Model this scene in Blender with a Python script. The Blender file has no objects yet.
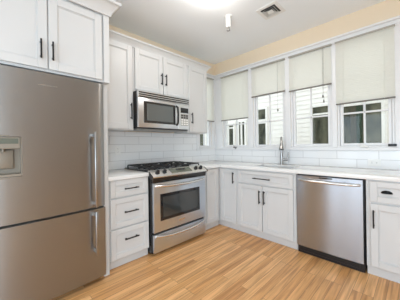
import bpy, bmesh, math, random
from mathutils import Vector, Matrix
random.seed(7)
S = bpy.context.scene
COL = S.collection
PI = math.pi

# ---------------------------------------------------------------- camera
cam_data = bpy.data.cameras.new('camera')
cam = bpy.data.objects.new('camera', cam_data)
COL.objects.link(cam)
S.camera = cam
cam_data.sensor_width = 36.0
cam_data.lens = 213.71 / 400 * 36
cam_data.shift_y = -(150 - 145.43) / 400
cam_data.clip_start = 0.02
yaw, roll = 0.7942, -0.0146
fw = Vector((-math.sin(yaw), math.cos(yaw), 0))
r0 = Vector((math.cos(yaw), math.sin(yaw), 0))
u0 = Vector((0, 0, 1))
rt = r0 * math.cos(roll) + u0 * math.sin(roll)
up = u0 * math.cos(roll) - r0 * math.sin(roll)
m = Matrix.Identity(4)
for i in range(3):
    m[i][0], m[i][1], m[i][2] = rt[i], up[i], -fw[i]
m[0][3], m[1][3], m[2][3] = 2.6997, -3.0653, 1.2048
cam.matrix_world = m

# ---------------------------------------------------------------- sky and exposure
world = bpy.data.worlds.new('sky')
S.world = world
world.use_nodes = True
wn = world.node_tree
bgn = wn.nodes['Background']
bgn.inputs[0].default_value = (0.90, 0.95, 1.0, 1)
bgn.inputs[1].default_value = 1.5
S.view_settings.view_transform = 'Standard'
S.view_settings.look = 'None'
S.view_settings.gamma = 1.0
S.view_settings.use_curve_mapping = False
S.view_settings.exposure = 0.46
S.cycles.use_denoising = True
S.cycles.max_bounces = 10
S.cycles.diffuse_bounces = 6
S.cycles.glossy_bounces = 5
S.cycles.transparent_max_bounces = 16
S.cycles.sample_clamp_indirect = 6.0

def area(name, loc, target, sx, sy, power, colour):
    d = bpy.data.lights.new(name, 'AREA')
    d.shape = 'RECTANGLE'; d.size = sx; d.size_y = sy; d.energy = power; d.color = colour
    o = bpy.data.objects.new(name, d); COL.objects.link(o)
    o.location = loc
    o.rotation_euler = (Vector(target) - Vector(loc)).to_track_quat('-Z', 'Y').to_euler()
    return o

ROOM_X, ROOM_Y, H = 4.9, -5.6, 2.742
# daylight through the back window, plus added fill at the right opening
area('daylight_back', (2.1, ROOM_Y - 0.02, 1.1), (2.1, 0, 1.1), 2.6, 2.0, 31, (0.62, 0.82, 1.0))
area('fill_right', (ROOM_X + 0.02, -4.4, 1.1), (0, -4.4, 1.1), 1.7, 2.0, 38, (0.62, 0.82, 1.0))

def lamp(name, loc, power, radius, colour):
    d = bpy.data.lights.new(name, 'POINT'); d.energy = power; d.color = colour; d.shadow_soft_size = radius
    o = bpy.data.objects.new(name, d); COL.objects.link(o); o.location = loc
# added fill points behind the camera, no fixtures hang there
lamp('fill_light', (2.6, -4.6, 1.1), 34, 0.3, (0.66, 0.84, 1.0))
lamp('fill_light', (4.3, -3.9, 0.9), 36, 0.3, (0.66, 0.84, 1.0))

# ---------------------------------------------------------------- materials
def principled(name, colour, rough=0.5, metal=0.0, spec=0.5, coat=0.0, aniso=0.0, emit=None, estr=0.0):
    mt = bpy.data.materials.new(name); mt.use_nodes = True
    b = mt.node_tree.nodes['Principled BSDF']
    b.inputs['Base Color'].default_value = (*colour, 1)
    b.inputs['Roughness'].default_value = rough
    b.inputs['Metallic'].default_value = metal
    b.inputs['Specular IOR Level'].default_value = spec
    b.inputs['Coat Weight'].default_value = coat
    b.inputs['Anisotropic'].default_value = aniso
    if emit:
        b.inputs['Emission Color'].default_value = (*emit, 1)
        b.inputs['Emission Strength'].default_value = estr
    return mt

def nd(mt, kind, **kw):
    n = mt.node_tree.nodes.new(kind)
    for k, v in kw.items(): setattr(n, k, v)
    return n

def noise_bump(mt, scale, strength, stretch=(1, 1, 1), dist=0.002, detail=3):
    t = mt.node_tree; b = t.nodes['Principled BSDF']
    tc = nd(mt, 'ShaderNodeTexCoord'); mp = nd(mt, 'ShaderNodeMapping')
    mp.inputs['Scale'].default_value = stretch
    no = nd(mt, 'ShaderNodeTexNoise'); no.inputs['Scale'].default_value = scale; no.inputs['Detail'].default_value = detail
    bp = nd(mt, 'ShaderNodeBump'); bp.inputs['Strength'].default_value = strength; bp.inputs['Distance'].default_value = dist
    t.links.new(tc.outputs['Object'], mp.inputs['Vector']); t.links.new(mp.outputs[0], no.inputs['Vector'])
    t.links.new(no.outputs['Fac'], bp.inputs['Height']); t.links.new(bp.outputs[0], b.inputs['Normal'])
    return no

def noise_colour(mt, c1, c2, scale, stretch=(1, 1, 1), lo=0.35, hi=0.65):
    t = mt.node_tree; b = t.nodes['Principled BSDF']
    tc = nd(mt, 'ShaderNodeTexCoord'); mp = nd(mt, 'ShaderNodeMapping'); mp.inputs['Scale'].default_value = stretch
    no = nd(mt, 'ShaderNodeTexNoise'); no.inputs['Scale'].default_value = scale; no.inputs['Detail'].default_value = 4
    r = nd(mt, 'ShaderNodeValToRGB')
    r.color_ramp.elements[0].position = lo; r.color_ramp.elements[0].color = (*c1, 1)
    r.color_ramp.elements[1].position = hi; r.color_ramp.elements[1].color = (*c2, 1)
    t.links.new(tc.outputs['Object'], mp.inputs['Vector']); t.links.new(mp.outputs[0], no.inputs['Vector'])
    t.links.new(no.outputs['Fac'], r.inputs['Fac']); t.links.new(r.outputs['Color'], b.inputs['Base Color'])

M = {}
M['cabinet'] = principled('white_cabinet_paint', (0.63, 0.63, 0.625), 0.38); noise_bump(M['cabinet'], 60, 0.04)
M['trim'] = principled('white_trim_paint', (0.78, 0.78, 0.785), 0.35); noise_bump(M['trim'], 40, 0.04)
M['ceiling'] = principled('ceiling_paint', (0.89, 0.925, 0.955), 0.9); noise_bump(M['ceiling'], 120, 0.08)
M['beige'] = principled('beige_wall_paint', (0.79, 0.67, 0.51), 0.85); noise_bump(M['beige'], 120, 0.08)
M['beige_far'] = principled('pale_beige_wall_paint', (0.58, 0.54, 0.49), 0.85); noise_bump(M['beige_far'], 120, 0.08)
M['counter'] = principled('white_quartz', (0.84, 0.83, 0.81), 0.16); noise_colour(M['counter'], (0.80, 0.795, 0.785), (0.82, 0.815, 0.805), 120)
M['black_metal'] = principled('matt_black_metal', (0.012, 0.012, 0.013), 0.35, 0.3); noise_bump(M['black_metal'], 90, 0.03)
M['black_plastic'] = principled('black_plastic', (0.012, 0.012, 0.014), 0.3); noise_bump(M['black_plastic'], 150, 0.03)
M['iron'] = principled('cast_iron', (0.012, 0.012, 0.013), 0.5); noise_bump(M['iron'], 200, 0.2)
M['black_glass'] = principled('black_glass', (0.012, 0.012, 0.014), 0.04, 0, 0.7); noise_bump(M['black_glass'], 3, 0.01)
M['micro_glass'] = principled('perforated_dark_glass', (0.10, 0.11, 0.11), 0.12, 0, 0.8); noise_bump(M['micro_glass'], 3, 0.01)
M['oven_glass'] = principled('oven_window_glass', (0.04, 0.045, 0.045), 0.07, 0, 0.9); noise_bump(M['oven_glass'], 3, 0.01)
M['enamel'] = principled('black_enamel', (0.012, 0.012, 0.013), 0.12, 0, 0.6); noise_bump(M['enamel'], 5, 0.01)
M['chrome'] = principled('chrome', (0.72, 0.72, 0.72), 0.1, 1.0); noise_bump(M['chrome'], 30, 0.01)
M['nickel'] = principled('brushed_nickel', (0.36, 0.355, 0.35), 0.28, 1.0); noise_bump(M['nickel'], 300, 0.03)
M['white_plastic'] = principled('white_plastic', (0.82, 0.82, 0.80), 0.35); noise_bump(M['white_plastic'], 60, 0.02)
M['grey_plastic'] = principled('grey_plastic', (0.36, 0.35, 0.33), 0.4); noise_bump(M['grey_plastic'], 60, 0.02)
M['taupe_plastic'] = principled('taupe_plastic', (0.25, 0.215, 0.17), 0.4, 0.2); noise_bump(M['taupe_plastic'], 60, 0.02)
M['rail'] = principled('taupe_blind_rail', (0.40, 0.38, 0.33), 0.4); noise_bump(M['rail'], 60, 0.02)
M['rail_dark'] = principled('dark_taupe_blind_rail', (0.17, 0.155, 0.135), 0.4); noise_bump(M['rail_dark'], 60, 0.02)
M['display'] = principled('lcd_display', (0.13, 0.14, 0.11), 0.2); noise_bump(M['display'], 6, 0.01)
M['vent_dark'] = principled('vent_shadow_grey', (0.06, 0.06, 0.06), 0.7); noise_bump(M['vent_dark'], 60, 0.05)
M['lamp_glass'] = principled('frosted_lamp_glass', (0.95, 0.92, 0.8), 0.4, emit=(1.0, 0.975, 0.93), estr=24.0)
noise_bump(M['lamp_glass'], 30, 0.02)

def steel(name, colour, rough, wave):
    mt = principled(name, colour, rough, 1.0, aniso=0.93)
    t = mt.node_tree; b = t.nodes['Principled BSDF']
    b.inputs['Anisotropic Rotation'].default_value = 0.25
    tg = nd(mt, 'ShaderNodeTangent'); tg.direction_type = 'RADIAL'; tg.axis = 'Z'
    t.links.new(tg.outputs[0], b.inputs['Tangent'])
    tc = nd(mt, 'ShaderNodeTexCoord'); mp = nd(mt, 'ShaderNodeMapping'); mp.inputs['Scale'].default_value = (3, 3, 260)
    no = nd(mt, 'ShaderNodeTexNoise'); no.inputs['Scale'].default_value = 2.0; no.inputs['Detail'].default_value = 5
    bp = nd(mt, 'ShaderNodeBump'); bp.inputs['Strength'].default_value = 0.05; bp.inputs['Distance'].default_value = 0.001
    t.links.new(tc.outputs['Object'], mp.inputs['Vector']); t.links.new(mp.outputs[0], no.inputs['Vector'])
    t.links.new(no.outputs['Fac'], bp.inputs['Height'])
    # slow panel waviness, so reflections wander a little across the sheet
    n2 = nd(mt, 'ShaderNodeTexNoise'); n2.inputs['Scale'].default_value = 2.2; n2.inputs['Detail'].default_value = 1
    b2 = nd(mt, 'ShaderNodeBump'); b2.inputs['Strength'].default_value = wave; b2.inputs['Distance'].default_value = 0.02
    t.links.new(tc.outputs['Object'], n2.inputs['Vector']); t.links.new(n2.outputs['Fac'], b2.inputs['Height'])
    t.links.new(bp.outputs[0], b2.inputs['Normal']); t.links.new(b2.outputs[0], b.inputs['Normal'])
    return mt
M['fridge_steel'] = steel('warm_brushed_steel', (0.35, 0.345, 0.34), 0.32, 0.05)
M['steel'] = steel('brushed_steel', (0.68, 0.73, 0.80), 0.30, 0.05)
M['dishwasher_steel'] = steel('cool_brushed_steel', (0.395, 0.41, 0.44), 0.24, 0.05)
M['steel_bright'] = steel('bright_brushed_steel', (0.74, 0.73, 0.72), 0.26, 0.02)
M['steel_bright'].node_tree.nodes['Principled BSDF'].inputs['Anisotropic'].default_value = 0.4

M['micro_steel'] = steel('microwave_brushed_steel', (0.74, 0.75, 0.77), 0.3, 0.02)
M['micro_steel'].node_tree.nodes['Principled BSDF'].inputs['Anisotropic'].default_value = 0.4

def floor_material():
    mt = principled('oak_strip_floor', (0.5, 0.3, 0.14), 0.3)
    t = mt.node_tree; b = t.nodes['Principled BSDF']; L = t.links.new
    tc = nd(mt, 'ShaderNodeTexCoord')
    mp = nd(mt, 'ShaderNodeMapping'); mp.inputs['Rotation'].default_value = (0, 0, PI / 2)
    L(tc.outputs['Object'], mp.inputs['Vector'])
    br = nd(mt, 'ShaderNodeTexBrick'); br.offset = 0.37; br.offset_frequency = 3; br.squash = 1.0
    br.inputs['Scale'].default_value = 1.0
    br.inputs['Brick Width'].default_value = 0.95; br.inputs['Row Height'].default_value = 0.068
    br.inputs['Mortar Size'].default_value = 0.0012; br.inputs['Mortar Smooth'].default_value = 0.1; br.inputs['Bias'].default_value = 0.0
    br.inputs['Color1'].default_value = (0, 0, 0, 1); br.inputs['Color2'].default_value = (1, 1, 1, 1)
    br.inputs['Mortar'].default_value = (0.5, 0.5, 0.5, 1)
    L(mp.outputs[0], br.inputs['Vector'])
    ramp = nd(mt, 'ShaderNodeValToRGB'); cr = ramp.color_ramp
    cr.elements[0].position = 0.0; cr.elements[0].color = (0.64, 0.325, 0.122, 1)
    cr.elements[1].position = 1.0; cr.elements[1].color = (0.86, 0.515, 0.24, 1)
    e = cr.elements.new(0.5); e.color = (0.76, 0.42, 0.175, 1)
    L(br.outputs['Color'], ramp.inputs['Fac'])
    # grain: noise stretched along the boards, shifted board by board
    mg = nd(mt, 'ShaderNodeMapping'); mg.inputs['Scale'].default_value = (34, 1.6, 1)
    L(tc.outputs['Object'], mg.inputs['Vector'])
    add = nd(mt, 'ShaderNodeVectorMath'); add.operation = 'ADD'
    sc = nd(mt, 'ShaderNodeVectorMath'); sc.operation = 'SCALE'; sc.inputs['Scale'].default_value = 17.0
    L(br.outputs['Color'], sc.inputs[0]); L(mg.outputs[0], add.inputs[0]); L(sc.outputs[0], add.inputs[1])
    gn = nd(mt, 'ShaderNodeTexNoise'); gn.inputs['Scale'].default_value = 1.0; gn.inputs['Detail'].default_value = 6; gn.inputs['Distortion'].default_value = 0.8
    L(add.outputs[0], gn.inputs['Vector'])
    gr = nd(mt, 'ShaderNodeValToRGB')
    gr.color_ramp.elements[0].position = 0.30; gr.color_ramp.elements[0].color = (0.52, 0.42, 0.33, 1)
    gr.color_ramp.elements[1].position = 0.62; gr.color_ramp.elements[1].color = (1.06, 1.05, 1.04, 1)
    L(gn.outputs['Fac'], gr.inputs['Fac'])
    mx = nd(mt, 'ShaderNodeMix'); mx.data_type = 'RGBA'; mx.blend_type = 'MULTIPLY'; mx.inputs['Factor'].default_value = 0.85
    L(ramp.outputs['Color'], mx.inputs[6]); L(gr.outputs['Color'], mx.inputs[7])
    m2 = nd(mt, 'ShaderNodeMix'); m2.data_type = 'RGBA'; m2.inputs[7].default_value = (0.22, 0.11, 0.045, 1)
    L(br.outputs['Fac'], m2.inputs['Factor']); L(mx.outputs[2], m2.inputs[6])
    L(m2.outputs[2], b.inputs['Base Color'])
    bp = nd(mt, 'ShaderNodeBump'); bp.inputs['Strength'].default_value = 0.15; bp.inputs['Distance'].default_value = 0.002; bp.invert = True
    L(br.outputs['Fac'], bp.inputs['Height']); L(bp.outputs[0], b.inputs['Normal'])
    return mt
M['floor'] = floor_material()

def tile_material(name, along, row):
    mt = principled(name, (0.84, 0.845, 0.845), 0.12)
    t = mt.node_tree; b = t.nodes['Principled BSDF']; L = t.links.new
    tc = nd(mt, 'ShaderNodeTexCoord'); sp = nd(mt, 'ShaderNodeSeparateXYZ'); cb = nd(mt, 'ShaderNodeCombineXYZ')
    L(tc.outputs['Object'], sp.inputs[0]); L(sp.outputs[along], cb.inputs['X'])
    sb = nd(mt, 'ShaderNodeMath'); sb.operation = 'SUBTRACT'; sb.inputs[1].default_value = 0.915
    L(sp.outputs['Z'], sb.inputs[0]); L(sb.outputs[0], cb.inputs['Y'])
    mp = cb
    br = nd(mt, 'ShaderNodeTexBrick'); br.offset = 0.5
    br.inputs['Scale'].default_value = 1.0; br.inputs['Brick Width'].default_value = 0.40; br.inputs['Row Height'].default_value = row
    br.inputs['Mortar Size'].default_value = 0.003; br.inputs['Mortar Smooth'].default_value = 0.2
    br.inputs['Color1'].default_value = (0.84, 0.845, 0.845, 1); br.inputs['Color2'].default_value = (0.80, 0.805, 0.81, 1)
    br.inputs['Mortar'].default_value = (0.57, 0.57, 0.57, 1)
    L(mp.outputs[0], br.inputs['Vector']); L(br.outputs['Color'], b.inputs['Base Color'])
    bp = nd(mt, 'ShaderNodeBump'); bp.inputs['Strength'].default_value = 0.3; bp.inputs['Distance'].default_value = 0.002; bp.invert = True
    L(br.outputs['Fac'], bp.inputs['Height']); L(bp.outputs[0], b.inputs['Normal'])
    return mt
M['tile_x'] = tile_material('white_subway_tile_range_wall', 'Y', 0.106)
M['tile_y'] = tile_material('white_subway_tile_window_wall', 'X', 0.1015)

def glass_material():
    mt = bpy.data.materials.new('window_glass'); mt.use_nodes = True
    t = mt.node_tree; t.nodes.clear()
    out = nd(mt, 'ShaderNodeOutputMaterial'); tr = nd(mt, 'ShaderNodeBsdfTransparent'); gl = nd(mt, 'ShaderNodeBsdfGlossy')
    tr.inputs[0].default_value = (0.96, 0.98, 0.97, 1)
    gl.inputs['Roughness'].default_value = 0.02
    mx = nd(mt, 'ShaderNodeMixShader'); mx.inputs[0].default_value = 0.02
    t.links.new(tr.outputs[0], mx.inputs[1]); t.links.new(gl.outputs[0], mx.inputs[2]); t.links.new(mx.outputs[0], out.inputs[0])
    return mt
M['glass'] = glass_material()

def blind_material():
    mt = bpy.data.materials.new('cream_blind_slat'); mt.use_nodes = True
    t = mt.node_tree; t.nodes.clear()
    out = nd(mt, 'ShaderNodeOutputMaterial'); df = nd(mt, 'ShaderNodeBsdfDiffuse'); tl = nd(mt, 'ShaderNodeBsdfTranslucent')
    no = nd(mt, 'ShaderNodeTexNoise'); no.inputs['Scale'].default_value = 8
    r = nd(mt, 'ShaderNodeValToRGB')
    r.color_ramp.elements[0].color = (0.88, 0.875, 0.82, 1); r.color_ramp.elements[1].color = (0.91, 0.905, 0.855, 1)
    t.links.new(no.outputs['Fac'], r.inputs['Fac']); t.links.new(r.outputs[0], df.inputs[0]); t.links.new(r.outputs[0], tl.inputs[0])
    mx = nd(mt, 'ShaderNodeMixShader'); mx.inputs[0].default_value = 0.48
    t.links.new(df.outputs[0], mx.inputs[1]); t.links.new(tl.outputs[0], mx.inputs[2]); t.links.new(mx.outputs[0], out.inputs[0])
    return mt
M['blind'] = blind_material()

def siding_material(name, c, dark):
    mt = principled(name, c, 0.6)
    noise_colour(mt, tuple(x * 0.95 for x in c), c, 6, (1, 1, 8))
    return mt
M['siding'] = siding_material('cream_clapboard', (0.86, 0.835, 0.80), None)
M['siding_grey'] = siding_material('grey_green_clapboard', (0.09, 0.105, 0.085), None)
M['house_trim'] = principled('house_trim_white', (0.82, 0.81, 0.78), 0.5); noise_bump(M['house_trim'], 40, 0.05)
M['house_glass'] = principled('dark_house_glass', (0.06, 0.075, 0.06), 0.2, 0, 0.15); noise_colour(M['house_glass'], (0.025, 0.03, 0.022), (0.14, 0.14, 0.10), 2.2, (2, 1, 1))
M['curtain_green'] = principled('green_curtain', (0.035, 0.07, 0.04), 0.9); noise_bump(M['curtain_green'], 30, 0.4, (3, 1, 0.2))
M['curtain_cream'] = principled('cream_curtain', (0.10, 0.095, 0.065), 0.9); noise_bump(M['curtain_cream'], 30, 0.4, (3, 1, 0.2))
M['ground'] = principled('pale_gravel', (0.45, 0.43, 0.40), 0.9); noise_bump(M['ground'], 60, 0.5)

# ---------------------------------------------------------------- mesh helpers
class MB:
    def __init__(self): self.bm = bmesh.new()
    def _merge(self, b):
        me = bpy.data.meshes.new('tmp'); b.to_mesh(me); b.free()
        self.bm.from_mesh(me); bpy.data.meshes.remove(me)
    def box(self, lo, hi, bev=0.0, seg=1, rot=None, about=None):
        b = bmesh.new(); bmesh.ops.create_cube(b, size=1.0)
        lo, hi = Vector(lo), Vector(hi); c = (lo + hi) / 2; s = hi - lo
        for v in b.verts: v.co = Vector((v.co.x * s.x, v.co.y * s.y, v.co.z * s.z))
        if bev: bmesh.ops.bevel(b, geom=list(b.edges), offset=min(bev, 0.45 * min(abs(x) for x in s)), segments=seg, affect='EDGES', profile=0.5)
        for v in b.verts: v.co += c
        if rot is not None:
            p = Vector(about) if about is not None else c
            for v in b.verts: v.co = rot @ (v.co - p) + p
        self._merge(b); return self
    def cyl(self, p0, p1, r, r2=None, seg=20, bev=0.0):
        p0, p1 = Vector(p0), Vector(p1); d = p1 - p0
        b = bmesh.new()
        bmesh.ops.create_cone(b, cap_ends=True, segments=seg, radius1=r, radius2=r if r2 is None else r2, depth=d.length)
        if bev:
            es = [e for e in b.edges if len(e.link_faces) == 2 and e.calc_face_angle(0) > 0.8]
            bmesh.ops.bevel(b, geom=es, offset=bev, segments=2, affect='EDGES', profile=0.5)
        q = Vector((0, 0, 1)).rotation_difference(d.normalized())
        for v in b.verts: v.co = q @ v.co + (p0 + p1) / 2
        self._merge(b); return self
    def tube(self, pts, r, seg=12, caps=True):
        b = bmesh.new(); pts = [Vector(p) for p in pts]; rings = []
        rs = r if isinstance(r, (list, tuple)) else [r] * len(pts)
        nrm = None
        for i, p in enumerate(pts):
            t = (pts[min(i + 1, len(pts) - 1)] - pts[max(i - 1, 0)]).normalized()
            if nrm is None:
                nrm = t.orthogonal().normalized()
            else:
                nrm = (nrm - t * nrm.dot(t)).normalized()
            bi = t.cross(nrm)
            rings.append([b.verts.new(p + (nrm * math.cos(2 * PI * k / seg) + bi * math.sin(2 * PI * k / seg)) * rs[i]) for k in range(seg)])
        for a, c in zip(rings, rings[1:]):
            for k in range(seg): b.faces.new((a[k], a[(k + 1) % seg], c[(k + 1) % seg], c[k]))
        if caps: b.faces.new(rings[0][::-1]); b.faces.new(rings[-1])
        self._merge(b); return self
    def lathe(self, c, prof, seg=28):
        """prof: list of (radius, z) from top to bottom about the vertical axis through c"""
        b = bmesh.new(); c = Vector(c); rings = []
        for r, z in prof:
            rings.append([b.verts.new(c + Vector((r * math.cos(2 * PI * k / seg), r * math.sin(2 * PI * k / seg), z))) for k in range(seg)])
        for a, d in zip(rings, rings[1:]):
            for k in range(seg): b.faces.new((a[k], d[k], d[(k + 1) % seg], a[(k + 1) % seg]))
        b.faces.new(rings[0]); b.faces.new(rings[-1][::-1])
        self._merge(b); return self
    def prism(self, prof, axis, a0, a1):
        """prof: closed 2D outline in the plane across axis ('x': (y,z), 'y': (x,z)); extruded a0..a1"""
        b = bmesh.new()
        def P(p, a): return (a, p[0], p[1]) if axis == 'x' else ((p[0], a, p[1]) if axis == 'y' else (p[0], p[1], a))
        v0 = [b.verts.new(P(p, a0)) for p in prof]; v1 = [b.verts.new(P(p, a1)) for p in prof]
        n = len(prof)
        for i in range(n): b.faces.new((v0[i], v0[(i + 1) % n], v1[(i + 1) % n], v1[i]))
        b.faces.new(v0[::-1]); b.faces.new(v1)
        bmesh.ops.recalc_face_normals(b, faces=b.faces[:])
        self._merge(b); return self
    def build(self, name, mat, parent=None, smooth=True):
        bm = self.bm
        off = origin(parent)
        for v in bm.verts: v.co -= off
        me = bpy.data.meshes.new(name); bm.to_mesh(me); bm.free()
        me.materials.append(M[mat] if isinstance(mat, str) else mat)
        if smooth:
            me.shade_smooth()
            me.set_sharp_from_angle(angle=math.radians(35))
        o = bpy.data.objects.new(name, me); COL.objects.link(o)
        if parent: o.parent = parent
        return o

def origin(o):
    v = Vector((0, 0, 0))
    while o is not None:
        v += Vector(o.location); o = o.parent
    return v
def thing(name, label, cat, loc, group=None):
    o = bpy.data.objects.new(name, None); COL.objects.link(o)
    o.empty_display_size = 0.05
    o.location = loc; o['label'] = label; o['category'] = cat
    if group: o['group'] = group
    return o
def tag(o, label, cat, group=None):
    o['label'] = label; o['category'] = cat
    if group: o['group'] = group
    return o
def structure(o):
    o['kind'] = 'structure'; return o
def text_mesh(name, body, size, mat, parent, mw, extrude=0.0006):
    cu = bpy.data.curves.new(name, 'FONT'); cu.body = body; cu.size = size; cu.extrude = extrude; cu.align_x = 'CENTER'; cu.align_y = 'CENTER'
    t = bpy.data.objects.new('tmp_text', cu); COL.objects.link(t)
    dg = bpy.context.evaluated_depsgraph_get(); dg.update()
    me = bpy.data.meshes.new_from_object(t.evaluated_get(dg))
    bpy.data.objects.remove(t); bpy.data.curves.remove(cu)
    me.transform(Matrix.Translation(-origin(parent)) @ mw)
    me.materials.clear(); me.materials.append(M[mat])
    o = bpy.data.objects.new(name, me); COL.objects.link(o); o.parent = parent
    return o

# ---------------------------------------------------------------- room shell
structure(MB().box((-0.12, ROOM_Y - 0.12, -0.1), (ROOM_X + 0.12, 0.12, 0)).build('floor', 'floor', smooth=False))
structure(MB().box((-0.12, ROOM_Y - 0.12, H), (ROOM_X + 0.12, 0.12, H + 0.12)).build('ceiling', 'ceiling', smooth=False))
WIN = [(0.19, 0.755), (0.835, 1.365), (1.44, 1.955), (2.01, 2.535)]
SILL, HEAD = 1.15, 2.43
# window wall, with its four openings
w = MB()
w.box((0, 0, 0), (ROOM_X, 0.12, SILL)).box((0, 0, HEAD), (ROOM_X, 0.12, H))
xs = [0.0] + [v for p in WIN for v in p] + [ROOM_X]
for a, b_ in zip(xs[0::2], xs[1::2]): w.box((a, 0, SILL), (b_, 0.12, HEAD))
structure(w.build('wall_back', 'beige', smooth=False))
# range wall with a narrow window by the corner
LW = (-0.44, -0.10)
w = MB()
w.box((-0.12, ROOM_Y, 0), (0, 0.12, SILL)).box((-0.12, ROOM_Y, HEAD), (0, 0.12, H))
w.box((-0.12, ROOM_Y, SILL), (0, LW[0], HEAD)).box((-0.12, LW[1], SILL), (0, 0.12, HEAD))
structure(w.build('wall_left', 'beige', smooth=False))
# the two walls behind the camera with big openings, the right one added for its light
w = MB()
w.box((0, ROOM_Y - 0.12, 0), (0.75, ROOM_Y, H)).box((3.45, ROOM_Y - 0.12, 0), (ROOM_X, ROOM_Y, H)).box((0.75, ROOM_Y - 0.12, 2.15), (3.45, ROOM_Y, H))
w.box((0.75, ROOM_Y - 0.12, 0), (3.45, ROOM_Y, 0.06))
for px_ in (1.42, 2.10, 2.78): w.box((px_ - 0.05, ROOM_Y - 0.01, 0.06), (px_ + 0.05, ROOM_Y + 0.04, 2.15))
structure(w.build('wall_front', 'beige_far', smooth=False))
w = MB()
w.box((ROOM_X, ROOM_Y, 0), (ROOM_X + 0.12, -5.25, H)).box((ROOM_X, -3.55, 0), (ROOM_X + 0.12, 0, H)).box((ROOM_X, -5.25, 2.15), (ROOM_X + 0.12, -3.55, H))
w.box((ROOM_X, -5.25, 0), (ROOM_X + 0.12, -3.55, 0.06))
structure(w.build('wall_right', 'beige_far', smooth=False))
# tiles
structure(MB().box((0, -2.293, 0.915), (0.008, -0.50, 1.40)).box((0, -0.50, 0.915), (0.008, 0, 1.12)).build('wall_tile_left', 'tile_x', smooth=False))
structure(MB().box((0.008, -0.008, 0.915), (3.4, 0, 1.12)).build('wall_tile_back', 'tile_y', smooth=False))

# window casing: head, sill and mullion boards
c = MB()
c.box((0.0, -0.022, HEAD), (2.66, 0, 2.505), 0.003).box((0.0, -0.045, 2.490), (2.68, 0, 2.517), 0.006)
c.box((0.0, -0.03, HEAD + 0.018), (2.665, 0, HEAD + 0.028), 0.003)
structure(c.build('trim_1', 'trim'))
c = MB()
c.box((0.0, -0.03, 1.118), (2.67, 0, 1.150), 0.004).box((0.0, -0.020, 1.150), (2.66, 0, 1.165), 0.003)
structure(c.build('trim_2', 'trim'))
c = MB()
for a, b_ in ((0.0, 0.19), (0.755, 0.835), (1.365, 1.44), (1.955, 2.01), (2.535, 2.66)):
    c.box((a, -0.018, 1.150), (b_, 0, HEAD), 0.003)
structure(c.build('trim_3', 'trim'))
c = MB()
c.box((0, -0.51, 1.118), (0.028, -0.03, 1.150), 0.004).box((0, -0.51, HEAD), (0.022, -0.02, 2.505), 0.003).box((0, -0.51, 2.490), (0.045, -0.045, 2.517), 0.006)
c.box((0, -0.50, 1.150), (0.018, LW[0], HEAD), 0.003).box((0, LW[1], 1.150), (0.018, -0.018, HEAD), 0.003)
structure(c.build('trim_4', 'trim'))

def window_unit(n, a, b_, wall='y', crank=True):
    """casement with 2 x 3 lights in the opening a..b_"""
    root = bpy.data.objects.new('window_%d' % n, None); COL.objects.link(root)
    root.location = ((a + b_) / 2, 0.05, SILL) if wall == 'y' else (-0.05, (a + b_) / 2, SILL)
    structure(root)
    def bx(mb, u0, u1, d0, d1, z0, z1, bev=0.003):      # u along the wall, d depth outwards
        if wall == 'y': mb.box((u0, d0, z0), (u1, d1, z1), bev)
        else: mb.box((-d1, u0, z0), (-d0, u1, z1), bev)
    f = MB(); t = 0.022
    bx(f, a, a + t, 0.0, 0.115, SILL, HEAD); bx(f, b_ - t, b_, 0.0, 0.115, SILL, HEAD)
    bx(f, a + t, b_ - t, 0.0, 0.115, SILL, SILL + t); bx(f, a + t, b_ - t, 0.0, 0.115, HEAD - t, HEAD)
    structure(f.build('window_frame', 'trim', root))
    s = MB(); a2, b2, z0, z1 = a + t + 0.002, b_ - t - 0.002, SILL + t + 0.002, HEAD - t - 0.002; q = 0.03
    bx(s, a2, a2 + q, 0.02, 0.06, z0, z1); bx(s, b2 - q, b2, 0.02, 0.06, z0, z1)
    bx(s, a2 + q, b2 - q, 0.02, 0.06, z0, z0 + q); bx(s, a2 + q, b2 - q, 0.02, 0.06, z1 - q, z1)
    mid = (a2 + b2) / 2
    bx(s, mid - 0.010, mid + 0.010, 0.028, 0.052, z0 + q, z1 - q)
    for zz in (1.565, 1.985): bx(s, a2 + q, b2 - q, 0.028, 0.052, zz - 0.010, zz + 0.010)
    structure(s.build('window_sash', 'trim', root))
    g = MB(); bx(g, a2 + q - 0.004, b2 - q + 0.004, 0.038, 0.042, z0 + q - 0.004, z1 - q + 0.004, 0)
    structure(g.build('window_glass', 'glass', root, smooth=False))
    if crank:
        k = MB()
        k.box((mid - 0.035, -0.034, SILL + 0.002), (mid + 0.035, 0.0, SILL + 0.026), 0.006, 2)
        k.tube([(mid - 0.01, -0.025, SILL + 0.02), (mid - 0.015, -0.045, SILL + 0.045), (mid + 0.02, -0.055, SILL + 0.012), (mid + 0.045, -0.055, SILL - 0.002)], 0.006, 8)
        k.cyl((mid + 0.045, -0.055, SILL - 0.002), (mid + 0.045, -0.075, SILL - 0.006), 0.008)
        structure(k.build('window_crank', 'nickel' if n == 1 else 'white_plastic', root))
    return root
for i, (a, b_) in enumerate(WIN): window_unit(i + 1, a, b_, crank=(i in (0, 3)))
window_unit(5, LW[0], LW[1], 'x', False)

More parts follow.
